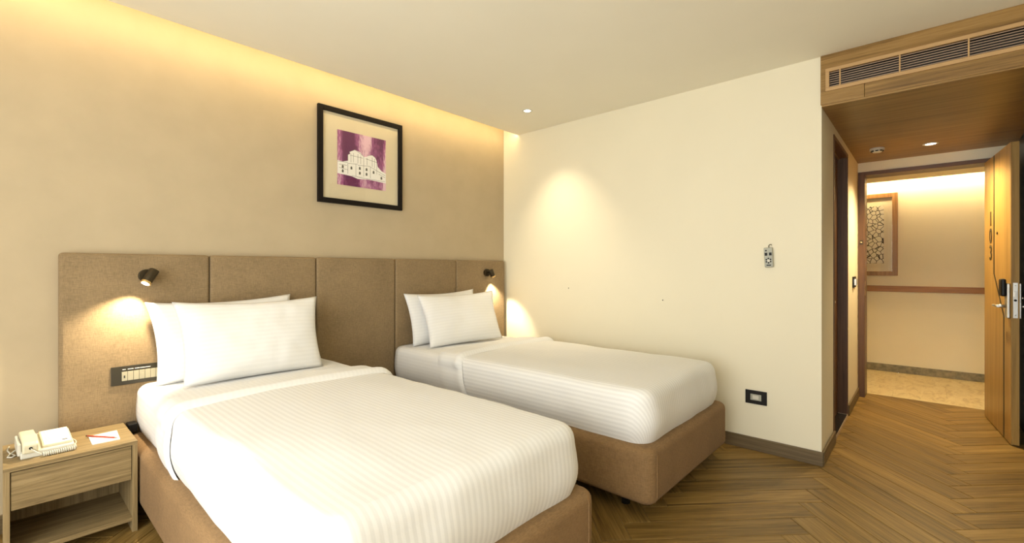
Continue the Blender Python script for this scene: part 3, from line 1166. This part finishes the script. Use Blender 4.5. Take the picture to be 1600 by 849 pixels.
# ------------------------------------------------------------------ ceiling lights and detector
def downlight(name, x, y, z, r, label, energy, size, blend, target, col=WARM2):
    d = thing(name, label, 'downlight', (x, y, z))
    bm = bmesh.new()
    seg = 32
    rings = [(r, 0), (r, -.004), (r * .72, -.005), (r * .66, -.001)]
    vs_ = [[bm.verts.new((x + q * math.cos(2 * math.pi * k / seg), y + q * math.sin(2 * math.pi * k / seg), z + h)) for k in range(seg)] for q, h in rings]
    for a in range(3):
        for k in range(seg):
            j = (k + 1) % seg
            bm.faces.new((vs_[a][k], vs_[a][j], vs_[a + 1][j], vs_[a + 1][k]))
    link('trim_ring', done(bm, 'trim_ring'), 'white', d, True, True)
    cyl('lens', (x, y, z), (x, y, z - .0015), r * .66, 'lens', d, seg=28)
    spot('down_beam', (x, y, z - .012), target, energy, size, blend, col, .03, d)


downlight('ceiling_downlight', -.488, -.73, ZC, .042, 'small round recessed downlight in the white ceiling near the cream wall', 42, 76, 1.0, (-.10, -.78, 1.2))
downlight('hall_downlight', 1.66, -3.275, ZS, .052, 'round recessed downlight in the wooden hall soffit', 135, 135, .8, (1.66, -3.275, 0), (1.0, .77, .42))

sd = thing('smoke_detector', 'round white smoke detector under the wooden hall soffit', 'detector', (1.55, -2.935, ZS))
cyl('base', (1.55, -2.935, ZS), (1.55, -2.935, ZS - .018), .052, 'white', sd, seg=32, bevel=.002)
cyl('cap', (1.55, -2.935, ZS - .018), (1.55, -2.935, ZS - .036), .046, 'white', sd, r1=.028, seg=32, bevel=.002)
for k in range(8):
    a = 2 * math.pi * k / 8
    cx_, cy_ = 1.55 + .040 * math.cos(a), -2.935 + .040 * math.sin(a)
    m = Matrix.Translation((cx_, cy_, ZS - .026)) @ Matrix.Rotation(a, 4, 'Z')
    bm = bmesh.new()
    bm_box(bm, (-.002, -.010, -.004), (.004, .010, .004), m)
    link('slot', done(bm, 'slot'), 'black', sd)

# ------------------------------------------------------------------ bathroom door
door1 = struct(box('door_1', (BX0, YC + .065, .022), (BX1, YC + .105, BZ), 'dark_z', None, .002))
cyl('door_handle', (BX0 + .07, YC + .065, 1.0), (BX0 + .07, YC + .02, 1.0), .010, 'steel', door1, seg=16)
box('door_handle', (BX0 + .06, YC + .012, .991), (BX0 + .19, YC + .026, 1.009), 'steel', door1, .003)
struct(box('trim_5', (BX0 - .03, YC - .006, 0), (BX0, YC + .15, BZ), 'dark_z', None, .002))
struct(box('trim_6', (BX1, YC - .006, 0), (BX1 + .03, YC + .15, BZ), 'dark_z', None, .002))
struct(box('trim_7', (BX0 - .03, YC - .006, BZ), (BX1 + .03, YC + .15, BZ + .03), 'dark_x', None, .002))
struct(box('trim_8', (BX0, YC + .050, BZ - .012), (BX1, YC + .064, BZ), 'brass'))
sill = struct(box('trim_9', (BX0, YC - .004, 0), (BX1, YC + .15, .022), 'sillstone', None, .001))
box('sill_edge', (BX0, YC - .008, 0), (BX1, YC - .0035, .024), 'silltrim', sill)
box('sill_edge', (BX1 - .006, YC - .003, .022), (BX1 - .001, YC + .064, .024), 'silltrim', sill)
box('sill_edge', (BX0 + .001, YC - .003, .022), (BX0 + .006, YC + .064, .024), 'silltrim', sill)

hsw = thing('hall_switch', 'black switch plate with silver card slot beside the bathroom door', 'switch', (1.78, YC, 1.09))
box('plate', (1.68, YC - .010, 1.08), (1.88, YC, 1.18), 'black', hsw, .0015)
mdl = box('card_holder', (1.71, YC - .030, 1.10), (1.76, YC - .010, 1.16), 'steel', hsw, .002)
box('rocker', (1.79, YC - .014, 1.105), (1.85, YC - .010, 1.155), 'module', hsw, .001)

# ------------------------------------------------------------------ entrance: frame and open door
struct(box('trim_10', (XE - .014, EY1, 0), (XE + .205, EY1 + .052, EZ + .035), 'dark_z', None, .002))
struct(box('trim_11', (XE - .014, EY0 - .05, 0), (XE + .205, EY0, EZ + .035), 'dark_z', None, .002))
hd_ = struct(box('trim_12', (XE - .014, EY0, EZ), (XE + .205, EY1, EZ + .035), 'dark_y', None, .002))
stp = thing('strike_plate', 'brass strike plate on the dark entrance door frame', 'strike plate', (XE + .0, EY1, 1.0))
box('plate', (XE + .005, EY1 - .002, .99), (XE + .030, EY1, 1.13), 'brass', stp, .0008)
box('latch_hole', (XE + .012, EY1 - .0026, 1.04), (XE + .024, EY1 - .0018, 1.08), 'black', stp)
dg = thing('door_guard', 'small metal door guard on the dark entrance frame', 'door guard', (XE - .014, EY1 + .026, 1.50))
box('guard_plate', (XE - .017, EY1 + .012, 1.488), (XE - .014, EY1 + .040, 1.530), 'bronze', dg, .0008)
cyl('guard_knob', (XE - .017, EY1 + .026, 1.509), (XE - .040, EY1 + .026, 1.509), .006, 'brass', dg, seg=14)

dr = struct(bpy.data.objects.new('door_2', None))
COL.objects.link(dr)
dr.location = (2.100, -3.616, .008)
dr.rotation_euler = (0, 0, R(185.4))
DW, DH, DT = .808, 2.140, .042
# outer face: veneer split by a bent dark groove; the core sits behind
g = .017
g1, g2, zb1, zb2 = .325, .618, 1.205, .895
core = box('core', (0, .006, 0), (DW, DT, DH), 'door_z', dr, .0015, world=False)
bm = bmesh.new()
bm_prism(bm, [(0, 0), (g2 - g, 0), (g2 - g, zb2), (g1 - g, zb1), (g1 - g, DH), (0, DH)], 1, 0, .006)
link('face_panel', done(bm, 'face_panel'), 'door_z', dr, False)
bm = bmesh.new()
bm_prism(bm, [(g2 + g, 0), (DW, 0), (DW, DH), (g1 + g, DH), (g1 + g, zb1), (g2 + g, zb2)], 1, 0, .006)
link('face_panel', done(bm, 'face_panel'), 'door_z', dr, False)
bm = bmesh.new()
bm_prism(bm, [(g2 - g, 0), (g2 + g, 0), (g2 + g, zb2), (g1 + g, zb1), (g1 + g, DH), (g1 - g, DH), (g1 - g, zb1), (g2 - g, zb2)], 1, -.0006, .0062)
link('groove_inlay', done(bm, 'groove_inlay'), 'black', dr, False)
for ch, z in (('1', 1.640), ('0', 1.503), ('3', 1.366)):
    cu = bpy.data.curves.new('digit', 'FONT')
    cu.body = ch
    cu.size = .17
    cu.extrude = .002
    cu.align_x = 'CENTER'
    cu.align_y = 'CENTER'
    tmp = bpy.data.objects.new('digit_tmp', cu)
    COL.objects.link(tmp)
    dg_ = bpy.context.evaluated_depsgraph_get()
    me = bpy.data.meshes.new_from_object(tmp.evaluated_get(dg_))
    bpy.data.objects.remove(tmp)
    me.name = 'digit'
    # lettering faces local -y and reads upright
    me.transform(Matrix.Translation((.225, -.002, z)) @ Matrix.Rotation(R(90), 4, 'X'))
    me.materials.clear()
    link('digit', me, 'bronze', dr, False)
cyl('peephole', (.435, 0, 1.519), (.435, -.006, 1.519), .010, 'bronze', dr, seg=20, world=False)
esc = box('lock_plate', (.728, -.018, .890), (.800, 0, 1.140), 'steel', dr, .006, world=False)
box('card_reader', (.715, -.046, 1.045), (.795, -.018, 1.172), 'black', esc, .012, 3, world=False)
cyl('handle_neck', (.765, -.018, .975), (.765, -.062, .975), .012, 'steel', esc, seg=18, world=False)
cyl('handle', (.777, -.058, .975), (.635, -.058, .972), .011, 'steel', esc, r1=.009, seg=18, bevel=.002, world=False)
ep = box('edge_plate', (DW, .010, .895), (DW + .003, .034, 1.145), 'steel', dr, .0008, world=False)
box('latch_bolt', (DW + .003, .014, 1.045), (DW + .014, .028, 1.085), 'steel', ep, .002, world=False)
cyl('dead_bolt', (DW + .003, .021, 1.020), (DW + .006, .021, 1.020), .008, 'black', ep, seg=14, world=False)
for z in (.915, 1.125):
    cyl('screw', (DW + .003, .022, z), (DW + .0042, .022, z), .004, 'grey_pl', ep, seg=10, world=False)
ip = box('inner_lock_plate', (.728, DT, .890), (.800, DT + .012, 1.140), 'steel', dr, .004, world=False)
cyl('inner_handle_neck', (.765, DT + .012, .975), (.765, DT + .045, .975), .010, 'steel', ip, seg=16, world=False)
cyl('inner_handle', (.777, DT + .042, .975), (.64, DT + .042, .975), .009, 'steel', ip, seg=16, bevel=.002, world=False)
cyl('thumb_turn', (.765, DT + .012, 1.035), (.765, DT + .034, 1.035), .010, 'steel', ip, seg=16, world=False)
for z in (.25, 1.05, 1.85):
    cyl('hinge', (-.004, DT + .004, z - .05), (-.004, DT + .004, z + .05), .007, 'steel', dr, seg=14, world=False)

# ------------------------------------------------------------------ framed art in the corridor
ca = thing('corridor_art', 'wood framed crackle pattern cut-out on the corridor wall', 'art', (CX, -2.62, 1.169))
cy0, cy1, cz0, cz1 = -2.996, -2.24, 1.169, 2.172
fw = .052
box('frame_side', (CX - .035, cy0, cz0), (CX - .001, cy0 + fw, cz1), 'artwood', ca, .003)
box('frame_side', (CX - .035, cy1 - fw, cz0), (CX - .001, cy1, cz1), 'artwood', ca, .003)
box('frame_side', (CX - .035, cy0 + fw, cz0), (CX - .001, cy1 - fw, cz0 + fw), 'artwood', ca, .003)
box('frame_side', (CX - .035, cy0 + fw, cz1 - fw), (CX - .001, cy1 - fw, cz1), 'artwood', ca, .003)
box('mat_board', (CX - .012, cy0 + fw - .004, cz0 + fw - .004), (CX - .003, cy1 - fw + .004, cz1 - fw + .004), 'corr', ca)
box('crackle_panel', (CX - .018, -2.864, 1.320), (CX - .012, -2.372, 2.022), 'crackle', ca)
box('glass', (CX - .026, cy0 + fw - .002, cz0 + fw - .002), (CX - .024, cy1 - fw + .002, cz1 - fw + .002), 'glass', ca)
